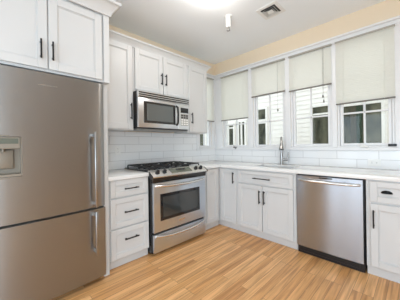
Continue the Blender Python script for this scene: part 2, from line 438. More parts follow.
# ---------------------------------------------------------------- houses outside
def house(name, label, loc): return thing(name, label, 'house', loc)
hs = house('house', 'cream clapboard house seen through the row of four windows', (0.9, 2.5, -0.4))
w = MB(); y0 = 2.5
for k in range(55):                                # lapped clapboards
    z = -0.4 + k * 0.112
    w.prism([(y0 - 0.014, z), (y0, z + 0.114), (y0 + 0.05, z + 0.114), (y0 + 0.05, z)], 'x', -6.0, 7.5)
w.box((-6, y0 + 0.05, -0.4), (7.5, y0 + 0.2, 5.8))
w.build('siding', 'siding', hs, smooth=False)
def house_window(parent, x0, x1, z0, z1, mids=(), rail=None, curtains=()):
    f = MB(); t = 0.055; ya, yb = y0 - 0.06, y0 + 0.02
    f.box((x0 - t, ya, z0 - t), (x0, yb, z1 + t), 0.004).box((x1, ya, z0 - t), (x1 + t, yb, z1 + t), 0.004)
    f.box((x0, ya, z1), (x1, yb, z1 + t), 0.004).box((x0, ya, z0 - t), (x1, yb, z0), 0.004)
    for mx in mids: f.box((mx - 0.03, ya, z0), (mx + 0.03, yb, z1), 0.004)
    if rail: f.box((x0, ya + 0.01, rail - 0.02), (x1, yb, rail + 0.02), 0.004)
    fr = f.build('window', 'house_trim', parent)
    MB().box((x0, y0 - 0.03, z0), (x1, y0 - 0.024, z1)).build('pane', 'house_glass', fr, smooth=False)
    for cx0, cx1, mt in curtains:
        pts = []; n = 24
        front = [(cx0 + (cx1 - cx0) * k / n, y0 - 0.036 - 0.006 * (1 + math.sin(k * 1.9))) for k in range(n + 1)]
        MB().prism(front + [(cx1, y0 - 0.0305), (cx0, y0 - 0.0305)], 'z', z0 + 0.01, z1 - 0.01).build('curtain', mt, fr)
house_window(hs, 0.945, 1.40, 0.85, 2.07, rail=1.90)
house_window(hs, 1.56, 2.205, 0.85, 2.00, curtains=((1.70, 1.80, 'curtain_cream'), (1.80, 1.90, 'curtain_green')))
house_window(hs, -0.59, -0.28, 0.95, 1.80)
house_window(hs, -0.59, -0.28, 1.92, 2.20)
house_window(hs, -1.57, -1.40, 0.95, 1.86, rail=1.75)
house_window(hs, -1.18, -0.98, 0.95, 1.90, mids=(-1.09,))
house_window(hs, -2.98, -2.66, 1.12, 1.62)
structure(MB().box((-12, -14, -0.5), (14, 12, -0.4)).build('ground', 'ground', smooth=False))

# ---------------------------------------------------------------- joinery helpers
# cabinet fronts: along = 'y' (range wall, facing +x, front plane at depth d) or 'x' (window wall, facing -y)
def fb(mb, along, u0, u1, d0, d1, z0, z1, bev=0.0025):
    if along == 'y': mb.box((d0, u0, z0), (d1, u1, z1), bev)
    else: mb.box((u0, -d1, z0), (u1, -d0, z1), bev)
    return mb
def shaker(along, u0, u1, d, z0, z1, name, parent, rail=0.055, th=0.02):
    f = MB()
    fb(f, along, u0, u0 + rail, d, d + th, z0, z1); fb(f, along, u1 - rail, u1, d, d + th, z0, z1)
    fb(f, along, u0 + rail, u1 - rail, d, d + th, z0, z0 + rail); fb(f, along, u0 + rail, u1 - rail, d, d + th, z1 - rail, z1)
    fb(f, along, u0 + rail - 0.004, u1 - rail + 0.004, d, d + th - 0.011, z0 + rail - 0.004, z1 - rail + 0.004, 0)
    # small stepped bead inside the frame
    r2 = rail + 0.008
    fb(f, along, u0 + rail, u0 + r2, d, d + th - 0.006, z0 + rail, z1 - rail, 0.002); fb(f, along, u1 - r2, u1 - rail, d, d + th - 0.006, z0 + rail, z1 - rail, 0.002)
    fb(f, along, u0 + r2, u1 - r2, d, d + th - 0.006, z0 + rail, z0 + r2, 0.002); fb(f, along, u0 + r2, u1 - r2, d, d + th - 0.006, z1 - r2, z1 - rail, 0.002)
    return f.build(name, 'cabinet', parent)
def pull(along, u, z, d, length, vertical, parent):
    """black square bar pull on two posts"""
    f = MB(); h = length / 2; s = 0.0055
    if vertical:
        fb(f, along, u - s, u + s, d + 0.024, d + 0.036, z - h, z + h, 0.002)
        for q in (-1, 1): fb(f, along, u - s, u + s, d, d + 0.03, z + q * (h - 0.02) - s, z + q * (h - 0.02) + s, 0.001)
    else:
        fb(f, along, u - h, u + h, d + 0.024, d + 0.036, z - s, z + s, 0.002)
        for q in (-1, 1): fb(f, along, u + q * (h - 0.02) - s, u + q * (h - 0.02) + s, d, d + 0.03, z - s, z + s, 0.001)
    return f.build('handle', 'black_metal', parent)

# ---------------------------------------------------------------- tall housing over and beside the refrigerator
t = thing('overhead_cabinet', 'white two-door cabinet above the refrigerator, with its tall side panel', 'cabinet', (0.35, -2.8, 0))
f = MB(); f.box((0.003, -2.322, 0), (0.655, -2.272, 1.789), 0.002).box((0.003, -2.322, 1.789), (0.72, -2.272, 2.42), 0.002); f.build('side_panel', 'cabinet', t)
f = MB(); f.box((0.003, -3.33, 0), (0.72, -3.29, 2.42), 0.002); f.build('side_panel', 'cabinet', t)
f = MB(); f.box((0.003, -3.29, 1.79), (0.70, -2.322, 2.42), 0.002); f.build('body', 'cabinet', t)
for (a, b_, hy) in ((-3.155, -2.743, -2.786), (-2.735, -2.337, -2.712)):
    d = shaker('y', a, b_, 0.70, 1.808, 2.385, 'door', t, rail=0.06)
    pull('y', hy, 1.945, 0.72, 0.145, True, d)
crown_prof = [(0.0, 0.0), (0.012, 0.0), (0.014, 0.018), (0.028, 0.040), (0.052, 0.070), (0.066, 0.080), (0.072, 0.082), (0.072, 0.105), (0.0, 0.105)]
def crown(mb, pts, z, scale=1.0):
    """moulding swept along pts (a plan polyline, room on its right side walking on), outward normal computed per corner"""
    b = bmesh.new(); rows = []
    n = len(pts)
    for i, p in enumerate(pts):
        p = Vector((p[0], p[1]))
        dirs = []
        if i > 0: dirs.append((p - Vector(pts[i - 1])).normalized())
        if i < n - 1: dirs.append((Vector(pts[i + 1]) - p).normalized())
        ns = [Vector((d_.y, -d_.x)) for d_ in dirs]
        nn = ns[0] if len(ns) == 1 else (ns[0] + ns[1]).normalized()
        k = 1.0 if len(ns) == 1 else 1.0 / max(0.3, nn.dot(ns[0]))
        rows.append([b.verts.new((p.x + nn.x * k * o_ * scale, p.y + nn.y * k * o_ * scale, z + h_ * scale)) for o_, h_ in crown_prof])
    q = len(crown_prof)
    for A, B in zip(rows, rows[1:]):
        for j in range(q): b.faces.new((A[j], A[(j + 1) % q], B[(j + 1) % q], B[j]))
    b.faces.new(rows[0]); b.faces.new(rows[-1][::-1])
    bmesh.ops.recalc_face_normals(b, faces=b.faces[:])
    mb._merge(b)
f = MB(); crown(f, [(0.47, -2.2715), (0.7205, -2.2715), (0.7205, -3.33)][::-1], 2.400, 1.15)
f.build('crown_moulding', 'cabinet', t)

# ---------------------------------------------------------------- refrigerator
t = thing('refrigerator', 'large stainless steel bottom-freezer refrigerator under the overhead cabinet', 'refrigerator', (0.4, -2.8, 0))
f = MB(); f.box((0.05, -3.265, 0.05), (0.655, -2.335, 1.765), 0.006); f.build('body', 'grey_plastic', t)
f = MB(); f.box((0.10, -3.25, 0.0), (0.64, -2.36, 0.055), 0.004); f.build('base', 'black_plastic', t)
def fridge_front(z0, z1):
    f = MB(); n = 16; ya, yb = -3.265, -2.330; outl = []
    for k in range(n + 1):
        u = k / n; yv = ya + (yb - ya) * u
        edge = min(u, 1 - u) * (yb - ya)
        x = 0.722 + 0.022 * (1 - (2 * u - 1) ** 2) - (0.010 * (1 - edge / 0.012) ** 2 if edge < 0.012 else 0)
        outl.append((x, yv))
    outl = [(0.66, ya)] + [(0.720, ya)] + outl[1:-1] + [(0.720, yb), (0.66, yb)]
    f.prism(outl, 'z', z0, z1)
    return f
# upper door, with the dispenser recess cut out of it
DY0, DY1, DZ0, DZ1 = -3.10, -2.905, 1.005, 1.285
f = MB(); ya, yb = -3.265, -2.330; n = 40
ysl = sorted(set([ya + (yb - ya) * k / n for k in range(n + 1)] + [DY0, DY1]))
def fx(y):
    u = (y - ya) / (yb - ya); e = min(u, 1 - u) * (yb - ya)
    return 0.722 + 0.022 * (1 - (2 * u - 1) ** 2) - (0.012 * (1 - e / 0.014) ** 2 if e < 0.014 else 0)
b = bmesh.new()
zl = [0.680, DZ0, DZ1, 1.768]
vs = {}
for y in ysl:
    for z in zl:
        vs[(y, z, 'f')] = b.verts.new((fx(y), y, z)); vs[(y, z, 'b')] = b.verts.new((0.66, y, z))
for y, y2 in zip(ysl, ysl[1:]):
    for z, z2 in zip(zl, zl[1:]):
        hole = z == DZ0 and y >= DY0 - 1e-6 and y2 <= DY1 + 1e-6
        if not hole: b.faces.new((vs[(y, z, 'f')], vs[(y2, z, 'f')], vs[(y2, z2, 'f')], vs[(y, z2, 'f')]))
        b.faces.new((vs[(y, z, 'b')], vs[(y, z2, 'b')], vs[(y2, z2, 'b')], vs[(y2, z, 'b')]))
    for z, s_ in ((zl[0], 1), (zl[-1], -1)):
        q = [vs[(y, z, 'f')], vs[(y, z, 'b')], vs[(y2, z, 'b')], vs[(y2, z, 'f')]]
        b.faces.new(q if s_ > 0 else q[::-1])
for y in (ysl[0], ysl[-1]):
    for z, z2 in zip(zl, zl[1:]): b.faces.new((vs[(y, z, 'f')], vs[(y, z2, 'f')], vs[(y, z2, 'b')], vs[(y, z, 'b')]))
bmesh.ops.recalc_face_normals(b, faces=b.faces[:])
f._merge(b)
door = f.build('door', 'fridge_steel', t)
def long_handle(z0, z1, parent):
    f = MB(); yh = -2.424
    f.box((0.778, yh - 0.011, z0), (0.798, yh + 0.011, z1), 0.006, 2)
    for z in (z0 + 0.03, z1 - 0.03): f.box((0.722, yh - 0.008, z - 0.014), (0.78, yh + 0.008, z + 0.014), 0.003)
    return f.build('handle', 'nickel', parent)
long_handle(0.69, 1.335, door)
d = MB()
d.box((0.728, DY0 - 0.014, DZ0 - 0.014), (0.741, DY0, DZ1 + 0.014), 0.004).box((0.728, DY1, DZ0 - 0.014), (0.741, DY1 + 0.014, DZ1 + 0.014), 0.004)
d.box((0.728, DY0, DZ1), (0.741, DY1, DZ1 + 0.014), 0.004).box((0.728, DY0, DZ0 - 0.014), (0.741, DY1, DZ0), 0.004)
d.box((0.665, DY0, DZ0), (0.672, DY1, DZ1)).box((0.672, DY0, DZ0), (0.735, DY0 + 0.006, DZ1)).box((0.672, DY1 - 0.006, DZ0), (0.735, DY1, DZ1))
d.box((0.672, DY0, DZ0), (0.737, DY1, DZ0 + 0.02), 0.003)
d.box((0.672, DY0 + 0.006, 1.20), (0.733, DY1 - 0.006, DZ1), 0.004)
d.box((0.672, DY0 + 0.03, 1.06), (0.695, DY1 - 0.04, 1.195), 0.01, 2)
d.cyl((0.705, (DY0 + DY1) / 2, 1.205), (0.705, (DY0 + DY1) / 2, 1.178), 0.008)
d.build('dispenser', 'taupe_plastic', door)
d = MB(); d.box((0.732, DY0 + 0.02, 1.235), (0.735, DY1 - 0.018, 1.272), 0.001); d.build('display', 'display', door)
mw = Matrix(((0, 0, 1, fx(-2.745) + 0.0002), (1, 0, 0, -2.745), (0, 1, 0, 1.672), (0, 0, 0, 1)))
text_mesh('logo', 'FISHER & PAYKEL', 0.0165, 'chrome', door, mw)
f = fridge_front(0.055, 0.662); fz = f.build('freezer_drawer', 'fridge_steel', t)
long_handle(0.285, 0.655, fz)

# ---------------------------------------------------------------- base cabinets, range wall
t = thing('base_cabinet', 'white base cabinet with three stacked drawers between refrigerator and range', 'cabinet', (0.3, -2.05, 0))
f = MB(); f.box((0.003, -2.2715, 0.085), (0.61, -1.822, 0.874), 0.002); f.build('body', 'cabinet', t)
f = MB(); f.box((0.003, -2.2715, 0), (0.582, -1.822, 0.085), 0.002); f.build('toe_kick', 'cabinet', t)
for z0, z1, hz in ((0.705, 0.872, 0.782), (0.403, 0.690, 0.546), (0.098, 0.388, 0.275)):
    d = shaker('y', -2.246, -1.835, 0.61, z0, z1, 'drawer', t, rail=0.05)
    pull('y', -2.037, hz, 0.63 if z1 - z0 < 0.2 else 0.62, 0.155, False, d)

t = thing('corner_cabinet', 'narrow white corner base cabinet just beyond the range', 'cabinet', (0.3, -0.8, 0))
f = MB(); f.box((0.003, -0.982, 0.085), (0.61, -0.613, 0.874), 0.002); f.build('body', 'cabinet', t)
f = MB(); f.box((0.003, -0.982, 0), (0.582, -0.613, 0.085), 0.002); f.build('toe_kick', 'cabinet', t)
shaker('y', -0.905, -0.664, 0.61, 0.10, 0.862, 'door', t, rail=0.055)

# ---------------------------------------------------------------- base cabinets, window wall
t = thing('base_cabinet', 'narrow white base cabinet with one door in the corner next to the sink doors', 'cabinet', (0.78, -0.3, 0))
f = MB(); f.box((0.0085, -0.61, 0.085), (0.935, -0.003, 0.874), 0.002); f.build('body', 'cabinet', t)
f = MB(); f.box((0.0085, -0.582, 0), (0.935, -0.003, 0.085), 0.002); f.build('toe_kick', 'cabinet', t)
d = shaker('x', 0.637, 0.918, 0.61, 0.10, 0.858, 'door', t)
pull('x', 0.885, 0.745, 0.63, 0.155, True, d)

t = thing('sink_cabinet', 'white double-door sink base cabinet with a wide false drawer front', 'cabinet', (1.33, -0.3, 0))
f = MB(); f.box((0.937, -0.61, 0.085), (1.738, -0.59, 0.874), 0.002).box((0.937, -0.59, 0.085), (0.955, -0.003, 0.874)).box((1.72, -0.59, 0.085), (1.738, -0.003, 0.874))
f.box((0.955, -0.59, 0.085), (1.72, -0.003, 0.103)); f.build('body', 'cabinet', t)
f = MB(); f.box((0.937, -0.582, 0), (1.738, -0.003, 0.085), 0.002); f.build('toe_kick', 'cabinet', t)
d = shaker('x', 0.955, 1.708, 0.61, 0.692, 0.858, 'drawer', t, rail=0.045); pull('x', 1.322, 0.772, 0.63, 0.24, False, d)
d = shaker('x', 0.955, 1.318, 0.61, 0.10, 0.680, 'door', t); pull('x', 1.292, 0.54, 0.63, 0.17, True, d)
d = shaker('x', 1.326, 1.708, 0.61, 0.10, 0.680, 'door', t); pull('x', 1.356, 0.54, 0.63, 0.17, True, d)

t = thing('base_cabinet', 'white base cabinet with one drawer over a door, beyond the dishwasher', 'cabinet', (2.66, -0.3, 0))
f = MB(); f.box((2.363, -0.61, 0.085), (2.96, -0.003, 0.874), 0.002); f.build('body', 'cabinet', t)
f = MB(); f.box((2.363, -0.582, 0), (2.96, -0.003, 0.085), 0.002); f.build('toe_kick', 'cabinet', t)
d = shaker('x', 2.395, 2.93, 0.61, 0.680, 0.862, 'drawer', t, rail=0.05)
f = MB()                                                    # cup pull: a half shell
for k in range(8):
    a0, a1 = PI * k / 8, PI * (k + 1) / 8
    f.tube([(2.470 + 0.078 * j / 8, -0.63 - 0.026 * math.sin(PI * min(1, max(0, (j + 0.6) / 9.2))), 0.778 - 0.012 * k / 8) for j in range(9)], 0.006, 6)
    break
b = bmesh.new(); rows = []
for i in range(7):
    a = (PI / 2) * i / 6
    rows.append([b.verts.new((2.509 + (0.040 * math.cos(a)) * math.cos(PI * j / 10), -0.622 - 0.030 * math.sin(PI * j / 10) * math.cos(a * 0.6), 0.764 + 0.026 * math.sin(a))) for j in range(11)])
for A, B in zip(rows, rows[1:]):
    for j in range(10): b.faces.new((A[j], A[j + 1], B[j + 1], B[j]))
bmesh.ops.solidify(b, geom=b.faces[:], thickness=0.003)
f = MB(); f._merge(b); f.build('handle', 'black_metal', d)
d = shaker('x', 2.395, 2.93, 0.61, 0.10, 0.662, 'door', t); pull('x', 2.42, 0.53, 0.63, 0.16, True, d)

# ---------------------------------------------------------------- countertops
o = MB().box((0.0085, -2.271, 0.876), (0.642, -1.822, 0.915), 0.004, 2).build('countertop', 'counter')
tag(o, 'short white quartz worktop on the three-drawer cabinet', 'countertop')
f = MB()
SX0, SX1, SY0, SY1 = 1.10, 1.64, -0.50, -0.16
xg = [0.0085, 0.642, SX0, SX1, 2.98]; yg = [-0.642, SY0, SY1, -0.0085]
b = bmesh.new(); vv = {}
def V(x, y, z):
    k = (round(x, 4), round(y, 4), round(z, 4))
    if k not in vv: vv[k] = b.verts.new((x, y, z))
    return vv[k]
cells = []
for i in range(4):
    for j in range(3):
        if i == 2 and j == 1: continue
        cells.append((xg[i], xg[i + 1], yg[j], yg[j + 1]))
cells.append((xg[0], xg[1], -0.985, yg[0]))
edges_n = {}
for (xa, xb, ya_, yb_) in cells:
    for z, flip in ((0.915, False), (0.876, True)):
        q = [V(xa, ya_, z), V(xb, ya_, z), V(xb, yb_, z), V(xa, yb_, z)]
        b.faces.new(q[::-1] if flip else q)
    for (p, r_) in (((xa, ya_), (xb, ya_)), ((xb, ya_), (xb, yb_)), ((xb, yb_), (xa, yb_)), ((xa, yb_), (xa, ya_))):
        key = frozenset((tuple(round(c_, 4) for c_ in p), tuple(round(c_, 4) for c_ in r_)))
        edges_n.setdefault(key, []).append((p, r_))
for key, l in edges_n.items():
    if len(l) == 1:
        p, r_ = l[0]
        b.faces.new((V(*p, 0.876), V(*r_, 0.876), V(*r_, 0.915), V(*p, 0.915)))
bmesh.ops.recalc_face_normals(b, faces=b.faces[:])
es = [e for e in b.edges if len(e.link_faces) == 2 and e.calc_face_angle(0) > 1.0]
bmesh.ops.bevel(b, geom=es, offset=0.004, segments=2, affect='EDGES', profile=0.5)
f._merge(b)
tag(f.build('countertop', 'counter'), 'long L-shaped white quartz worktop under the windows with the sink in it', 'countertop')

# sink
t = thing('sink', 'stainless steel undermount sink set in the worktop under the windows', 'sink', (1.37, -0.33, 0.70))
f = MB(); a0, a1, b0, b1 = SX0 - 0.004, SX1 + 0.004, SY0 - 0.004, SY1 + 0.004
f.box((a0 - 0.012, b0 - 0.012, 0.70), (a0, b1 + 0.012, 0.8755)).box((a1, b0 - 0.012, 0.70), (a1 + 0.012, b1 + 0.012, 0.8755))
f.box((a0, b0 - 0.012, 0.70), (a1, b0, 0.8755)).box((a0, b1, 0.70), (a1, b1 + 0.012, 0.8755)).box((a0, b0, 0.70), (a1, b1, 0.712))
f.build('basin', 'steel', t)
MB().cyl((1.37, -0.33, 0.711), (1.37, -0.33, 0.716), 0.045, bev=0.002).build('drain', 'chrome', t)

# faucet: neck rises behind the sink, arcs over towards the room, spray head hangs from it
t = thing('faucet', 'brushed nickel pull-down kitchen faucet standing behind the sink', 'faucet', (1.338, -0.10, 0.915))
f = MB(); px, py = 1.338, -0.10
f.lathe((px, py, 0.915), [(0.014, 0.17), (0.018, 0.165), (0.020, 0.10), (0.021, 0.03), (0.027, 0.012), (0.027, 0.0)])
f.build('base', 'nickel', t)
dv = Vector((0.42, -0.90, 0)).normalized(); P0 = Vector((px, py, 0))
arc = [P0 + Vector((0, 0, 1.07))]
R = 0.075; zc = 1.225
arc.append(P0 + Vector((0, 0, 1.15)))
for k in range(0, 13):
    a = PI * k / 12 * 0.93
    arc.append(P0 + dv * (R - R * math.cos(a)) + Vector((0, 0, zc + R * math.sin(a))))
f = MB(); f.tube(arc, 0.014, 14); f.build('spout', 'nickel', t)
e = arc[-1]; dn = (arc[-1] - arc[-2]).normalized()
f = MB(); f.tube([e - dn * 0.01, e + dn * 0.03, e + dn * 0.09, e + dn * 0.115, e + dn * 0.12], [0.0165, 0.020, 0.030, 0.033, 0.028], 18); f.build('spray_head', 'nickel', t)
f = MB(); sd = Vector((0.90, 0.42, 0)).normalized(); hb = P0 + Vector((0, 0, 0.985))
f.cyl(hb, hb + sd * 0.080, 0.018, 0.017, bev=0.002)
f.tube([hb + sd * 0.066, hb + sd * 0.082 + Vector((0, 0, 0.03)), hb + sd * 0.092 + Vector((0, 0, 0.105))], [0.013, 0.012, 0.010], 12)
f.build('handle', 'nickel', t)

# ---------------------------------------------------------------- gas range
RY0, RY1 = -1.812, -0.996; RM = (RY0 + RY1) / 2
t = thing('range', 'stainless steel slide-in gas range with black cooktop', 'range', (0.35, RM, 0))
f = MB(); f.box((0.02, RY0, 0.02), (0.645, RY1, 0.905), 0.003)
for yy in (RY0 + 0.05, RY1 - 0.05):
    for xx in (0.08, 0.60): f.cyl((xx, yy, 0), (xx, yy, 0.022), 0.02)
f.build('body', 'enamel', t)
f = MB(); f.box((0.02, RY0 - 0.008, 0.917), (0.605, RY1 + 0.008, 0.929), 0.004, 2).box((0.03, RY0 + 0.02, 0.9), (0.60, RY1 - 0.02, 0.92)); ct = f.build('cooktop', 'enamel', t)
# burners
burn = [(0.19, RM - 0.26, 0.040), (0.45, RM - 0.26, 0.048), (0.32, RM, 0.052), (0.19, RM + 0.26, 0.034), (0.45, RM + 0.26, 0.044)]
for bx_, by_, r in burn:
    f = MB(); f.lathe((bx_, by_, 0.929), [(r * 0.7, 0.022), (r * 0.95, 0.020), (r, 0.013), (r * 1.15, 0.011), (r * 1.25, 0.0)], 24)
    f.build('burner', 'iron', t)
# grates
for gy in (RM - 0.262, RM, RM + 0.262):
    f = MB(); w_ = 0.122; z0, z1 = 0.953, 0.968; s = 0.007
    for yy in (gy - w_, gy + w_): f.box((0.055, yy - s, z0), (0.585, yy + s, z1), 0.003)
    for xx in (0.055, 0.32, 0.585): f.box((xx - s, gy - w_, z0), (xx + s, gy + w_, z1), 0.003)
    for xx in (0.19, 0.45):
        f.box((xx - s, gy - w_, z0), (xx + s, gy - 0.03, z1 + 0.004), 0.003); f.box((xx - s, gy + 0.03, z0), (xx + s, gy + w_, z1 + 0.004), 0.003)
        f.box((xx - 0.10, gy - s, z0), (xx - 0.03, gy + s, z1 + 0.004), 0.003); f.box((xx + 0.03, gy - s, z0), (xx + 0.10, gy + s, z1 + 0.004), 0.003)
    for xx in (0.055, 0.585):
        for yy in (gy - w_, gy + w_): f.box((xx - s, yy - s, 0.929), (xx + s, yy + s, z0), 0.002)
    f.build('grate', 'iron', t)
# sloping control panel
A, B = (0.602, 0.934), (0.715, 0.868)          # top edge and lower front edge (x, z)
f = MB(); n = 14; bb = bmesh.new(); rows = []
def bow(u): return 0.012 * (1 - (2 * u - 1) ** 2)
for k in range(n + 1):
    u = k / n; y = RY0 - 0.010 + (RY1 - RY0 + 0.020) * u; q = bow(u)
    rows.append([bb.verts.new((x, y, z)) for x, z in ((0.602, 0.918), (A[0], A[1]), (A[0] + 0.012, A[1] + 0.002), (B[0] + q - 0.004, B[1] + 0.006), (B[0] + q, B[1]), (B[0] + q - 0.006, B[1] - 0.010), (0.646, 0.858), (0.646, 0.918))])
for r1, r2 in zip(rows, rows[1:]):
    for j in range(8): bb.faces.new((r1[j], r1[(j + 1) % 8], r2[(j + 1) % 8], r2[j]))
bb.faces.new(rows[0]); bb.faces.new(rows[-1][::-1]); bmesh.ops.recalc_face_normals(bb, faces=bb.faces[:])
f._merge(bb); cp = f.build('control_panel', 'steel_bright', t)
for y0_, y1_ in ((RY0 - 0.022, RY0 - 0.0105), (RY1 + 0.0105, RY1 + 0.022)):
    f = MB(); f.prism([(0.6445, 0.870), (0.6445, 0.918), (0.712, 0.876), (0.718, 0.864), (0.706, 0.850), (0.660, 0.852)], 'y', y0_, y1_); f.build('end_cap', 'black_plastic', cp)
nrm = Vector((0.068, 0, 0.107)).normalized(); slope = Vector((0.107, 0, -0.068)).normalized()
pc = Vector((0.664, 0, 0.907))
for ky in (-1.735, -1.640, -1.150, -1.062):
    c0 = Vector((pc.x, ky, pc.z))
    f = MB(); f.cyl(c0 - nrm * 0.004, c0 + nrm * 0.006, 0.026, bev=0.001, seg=24).cyl(c0 + nrm * 0.006, c0 + nrm * 0.030, 0.021, 0.018, 24, 0.003)
    f.build('knob', 'black_plastic', cp)
f = MB(); rotm = Matrix.Rotation(math.atan2(0.068, 0.107), 3, 'Y')
f.box((pc.x - 0.042, -1.56, pc.z - 0.004), (pc.x + 0.042, -1.24, pc.z + 0.005), 0.002, 1, rotm, (pc.x, -1.4, pc.z)); f.build('display', 'display', cp)
f = MB(); f.box((pc.x - 0.026, -1.47, pc.z + 0.003), (pc.x + 0.004, -1.33, pc.z + 0.0065), 0.001, 1, rotm, (pc.x, -1.4, pc.z)); f.build('display', 'black_glass', cp)
# black strip under the panel
f = MB(); bb = bmesh.new(); rows = []
for k in range(n + 1):
    u = k / n; y = RY0 + (RY1 - RY0) * u; q = bow(u)
    rows.append([bb.verts.new((x, y, z)) for x, z in ((0.645, 0.857), (0.702 + q, 0.857), (0.690, 0.800), (0.645, 0.800))])
for r1, r2 in zip(rows, rows[1:]):
    for j in range(4): bb.faces.new((r1[j], r1[(j + 1) % 4], r2[(j + 1) % 4], r2[j]))
bb.faces.new(rows[0]); bb.faces.new(rows[-1][::-1]); bmesh.ops.recalc_face_normals(bb, faces=bb.faces[:])
f._merge(bb); f.build('vent_strip', 'enamel', t)
# oven door with window
od = MB(); od.box((0.647, RY0 + 0.006, 0.250), (0.690, RY1 - 0.006, 0.797), 0.006, 2); od = od.build('oven_door', 'steel', t)
f = MB(); f.box((0.688, -1.722, 0.368), (0.6925, -1.112, 0.668), 0.002); f.build('oven_window', 'black_glass', od)
f = MB(); f.box((0.690, -1.685, 0.402), (0.694, -1.150, 0.634), 0.001); f.build('window_pane', 'oven_glass', od)
def bowed_handle(y0, y1, z, x0, out, parent, r=0.0125, drop=0.0):
    f = MB(); pts = []
    for k in range(17):
        u = k / 16; pts.append((x0 + out * min(1, 4.2 * min(u, 1 - u)) ** 0.5 + 0.012 * (1 - (2 * u - 1) ** 2), y0 + (y1 - y0) * u, z - drop * (1 - (2 * u - 1) ** 2)))
    f.tube(pts, r, 12)
    return f.build('handle', 'steel_bright', parent)
bowed_handle(RY0 + 0.03, RY1 - 0.03, 0.764, 0.687, 0.044, od, 0.0145, 0.010)
MB().box((0.6895, -1.465, 0.307), (0.693, -1.365, 0.330), 0.001).build('badge', 'chrome', od)
dr = MB(); dr.box((0.647, RY0 + 0.006, 0.03), (0.688, RY1 - 0.006, 0.228), 0.006, 2); dr = dr.build('drawer', 'steel', t)
bowed_handle(RY0 + 0.03, RY1 - 0.03, 0.210, 0.685, 0.036, dr, 0.0145, 0.022)

# ---------------------------------------------------------------- dishwasher
DX0, DX1 = 1.744, 2.352; DMX = (DX0 + DX1) / 2
t = thing('dishwasher', 'stainless steel dishwasher under the worktop next to the sink cabinet', 'dishwasher', (DMX, -0.3, 0))
MB().box((DX0, -0.585, 0.02), (DX1, -0.02, 0.872), 0.002).build('body', 'black_plastic', t)
f = MB(); f.box((DX0 + 0.004, -0.605, 0.0), (DX1 - 0.002, -0.55, 0.082), 0.004).box((DX0 + 0.02, -0.612, 0.03), (DX1 - 0.04, -0.602, 0.075), 0.003); f.build('toe_kick', 'black_plastic', t)
f = MB(); n = 12; outl = []
for k in range(n + 1):
    u = k / n; outl.append((DX0 + 0.008 + (DX1 - DX0 - 0.016) * u, -0.636 - 0.006 * (1 - (2 * u - 1) ** 2)))
f.prism(outl + [(DX1 - 0.008, -0.59), (DX0 + 0.008, -0.59)], 'z', 0.092, 0.862)
dd = f.build('door', 'dishwasher_steel', t)
f = MB(); pts = []
for k in range(17):
    u = k / 16; pts.append((DX0 + 0.03 + (DX1 - DX0 - 0.06) * u, -0.634 - 0.034 * min(1, 5 * min(u, 1 - u)) ** 0.5 - 0.008 * (1 - (2 * u - 1) ** 2), 0.815 - 0.004 * (1 - (2 * u - 1) ** 2)))
f.tube(pts, 0.013, 12); f.build('handle', 'steel_bright', dd)
MB().box((1.98, -0.6436, 0.843), (2.10, -0.638, 0.857), 0.001).build('display', 'black_glass', dd)

# ---------------------------------------------------------------- upper cabinets, range wall
UZ0, UZ1 = 1.397, 2.40
t = thing('wall_cabinet', 'tall white single-door wall cabinet between refrigerator panel and microwave', 'cabinet', (0.17, -2.07, UZ0))
MB().box((0.0085, -2.2715, UZ0), (0.33, -1.842, UZ1), 0.002).build('body', 'cabinet', t)
d = shaker('y', -2.255, -1.858, 0.33, UZ0 + 0.012, 2.385, 'door', t, rail=0.06); pull('y', -1.886, 1.615, 0.35, 0.19, True, d)
t = thing('wall_cabinet', 'short white double-door wall cabinet directly above the microwave', 'cabinet', (0.17, -1.41, 1.865))
MB().box((0.0085, -1.840, 1.866), (0.33, -0.992, UZ1), 0.002).build('body', 'cabinet', t)
d = shaker('y', -1.822, -1.424, 0.33, 1.885, 2.385, 'door', t, rail=0.06); pull('y', -1.455, 2.075, 0.35, 0.15, True, d)
d = shaker('y', -1.416, -1.008, 0.33, 1.885, 2.385, 'door', t, rail=0.06); pull('y', -1.385, 2.075, 0.35, 0.15, True, d)
t = thing('wall_cabinet', 'narrow white single-door wall cabinet between microwave and corner window', 'cabinet', (0.17, -0.78, UZ0))
MB().box((0.0085, -0.990, UZ0), (0.33, -0.573, UZ1), 0.002).build('body', 'cabinet', t)
d = shaker('y', -0.968, -0.585, 0.33, UZ0 + 0.012, 2.385, 'door', t, rail=0.06); pull('y', -0.925, 1.61, 0.35, 0.16, True, d)
f = MB(); crown(f, [(0.0085, -0.5725), (0.3305, -0.5725), (0.3305, -2.271)][::-1], 2.387, 0.8)
structure(f.build('trim_5', 'cabinet'))

# ---------------------------------------------------------------- microwave
MY0, MY1, MZ0, MZ1 = -1.838, -1.050, 1.418, 1.860
t = thing('microwave', 'stainless steel over-the-range microwave with black-edged window', 'microwave', (0.2, -1.436, MZ0))
MB().box((0.010, MY0, MZ0), (0.4040, MY1, MZ1), 0.003).build('body', 'black_plastic', t)
f = MB(); f.box((0.4050, MY0, 1.778), (0.4410, MY1, MZ1), 0.004); vg = f.build('vent_grille', 'micro_steel', t)
f = MB()
for z in (1.784, 1.808, 1.833): f.box((0.4390, MY0 + 0.012, z), (0.4425, MY1 - 0.006, z + 0.015), 0.001)
f.build('louver', 'black_plastic', vg)
f = MB(); f.box((0.4050, MY0, MZ0 + 0.012), (0.4390, -1.252, 1.776), 0.005, 2); md = f.build('door', 'micro_steel', t)
f = MB(); f.box((0.4370, -1.765, 1.484), (0.4415, -1.296, 1.742), 0.002); f.build('door_frame', 'black_glass', md)
f = MB(); f.box((0.4400, -1.725, 1.512), (0.4435, -1.335, 1.716), 0.001); f.build('window_pane', 'micro_glass', md)
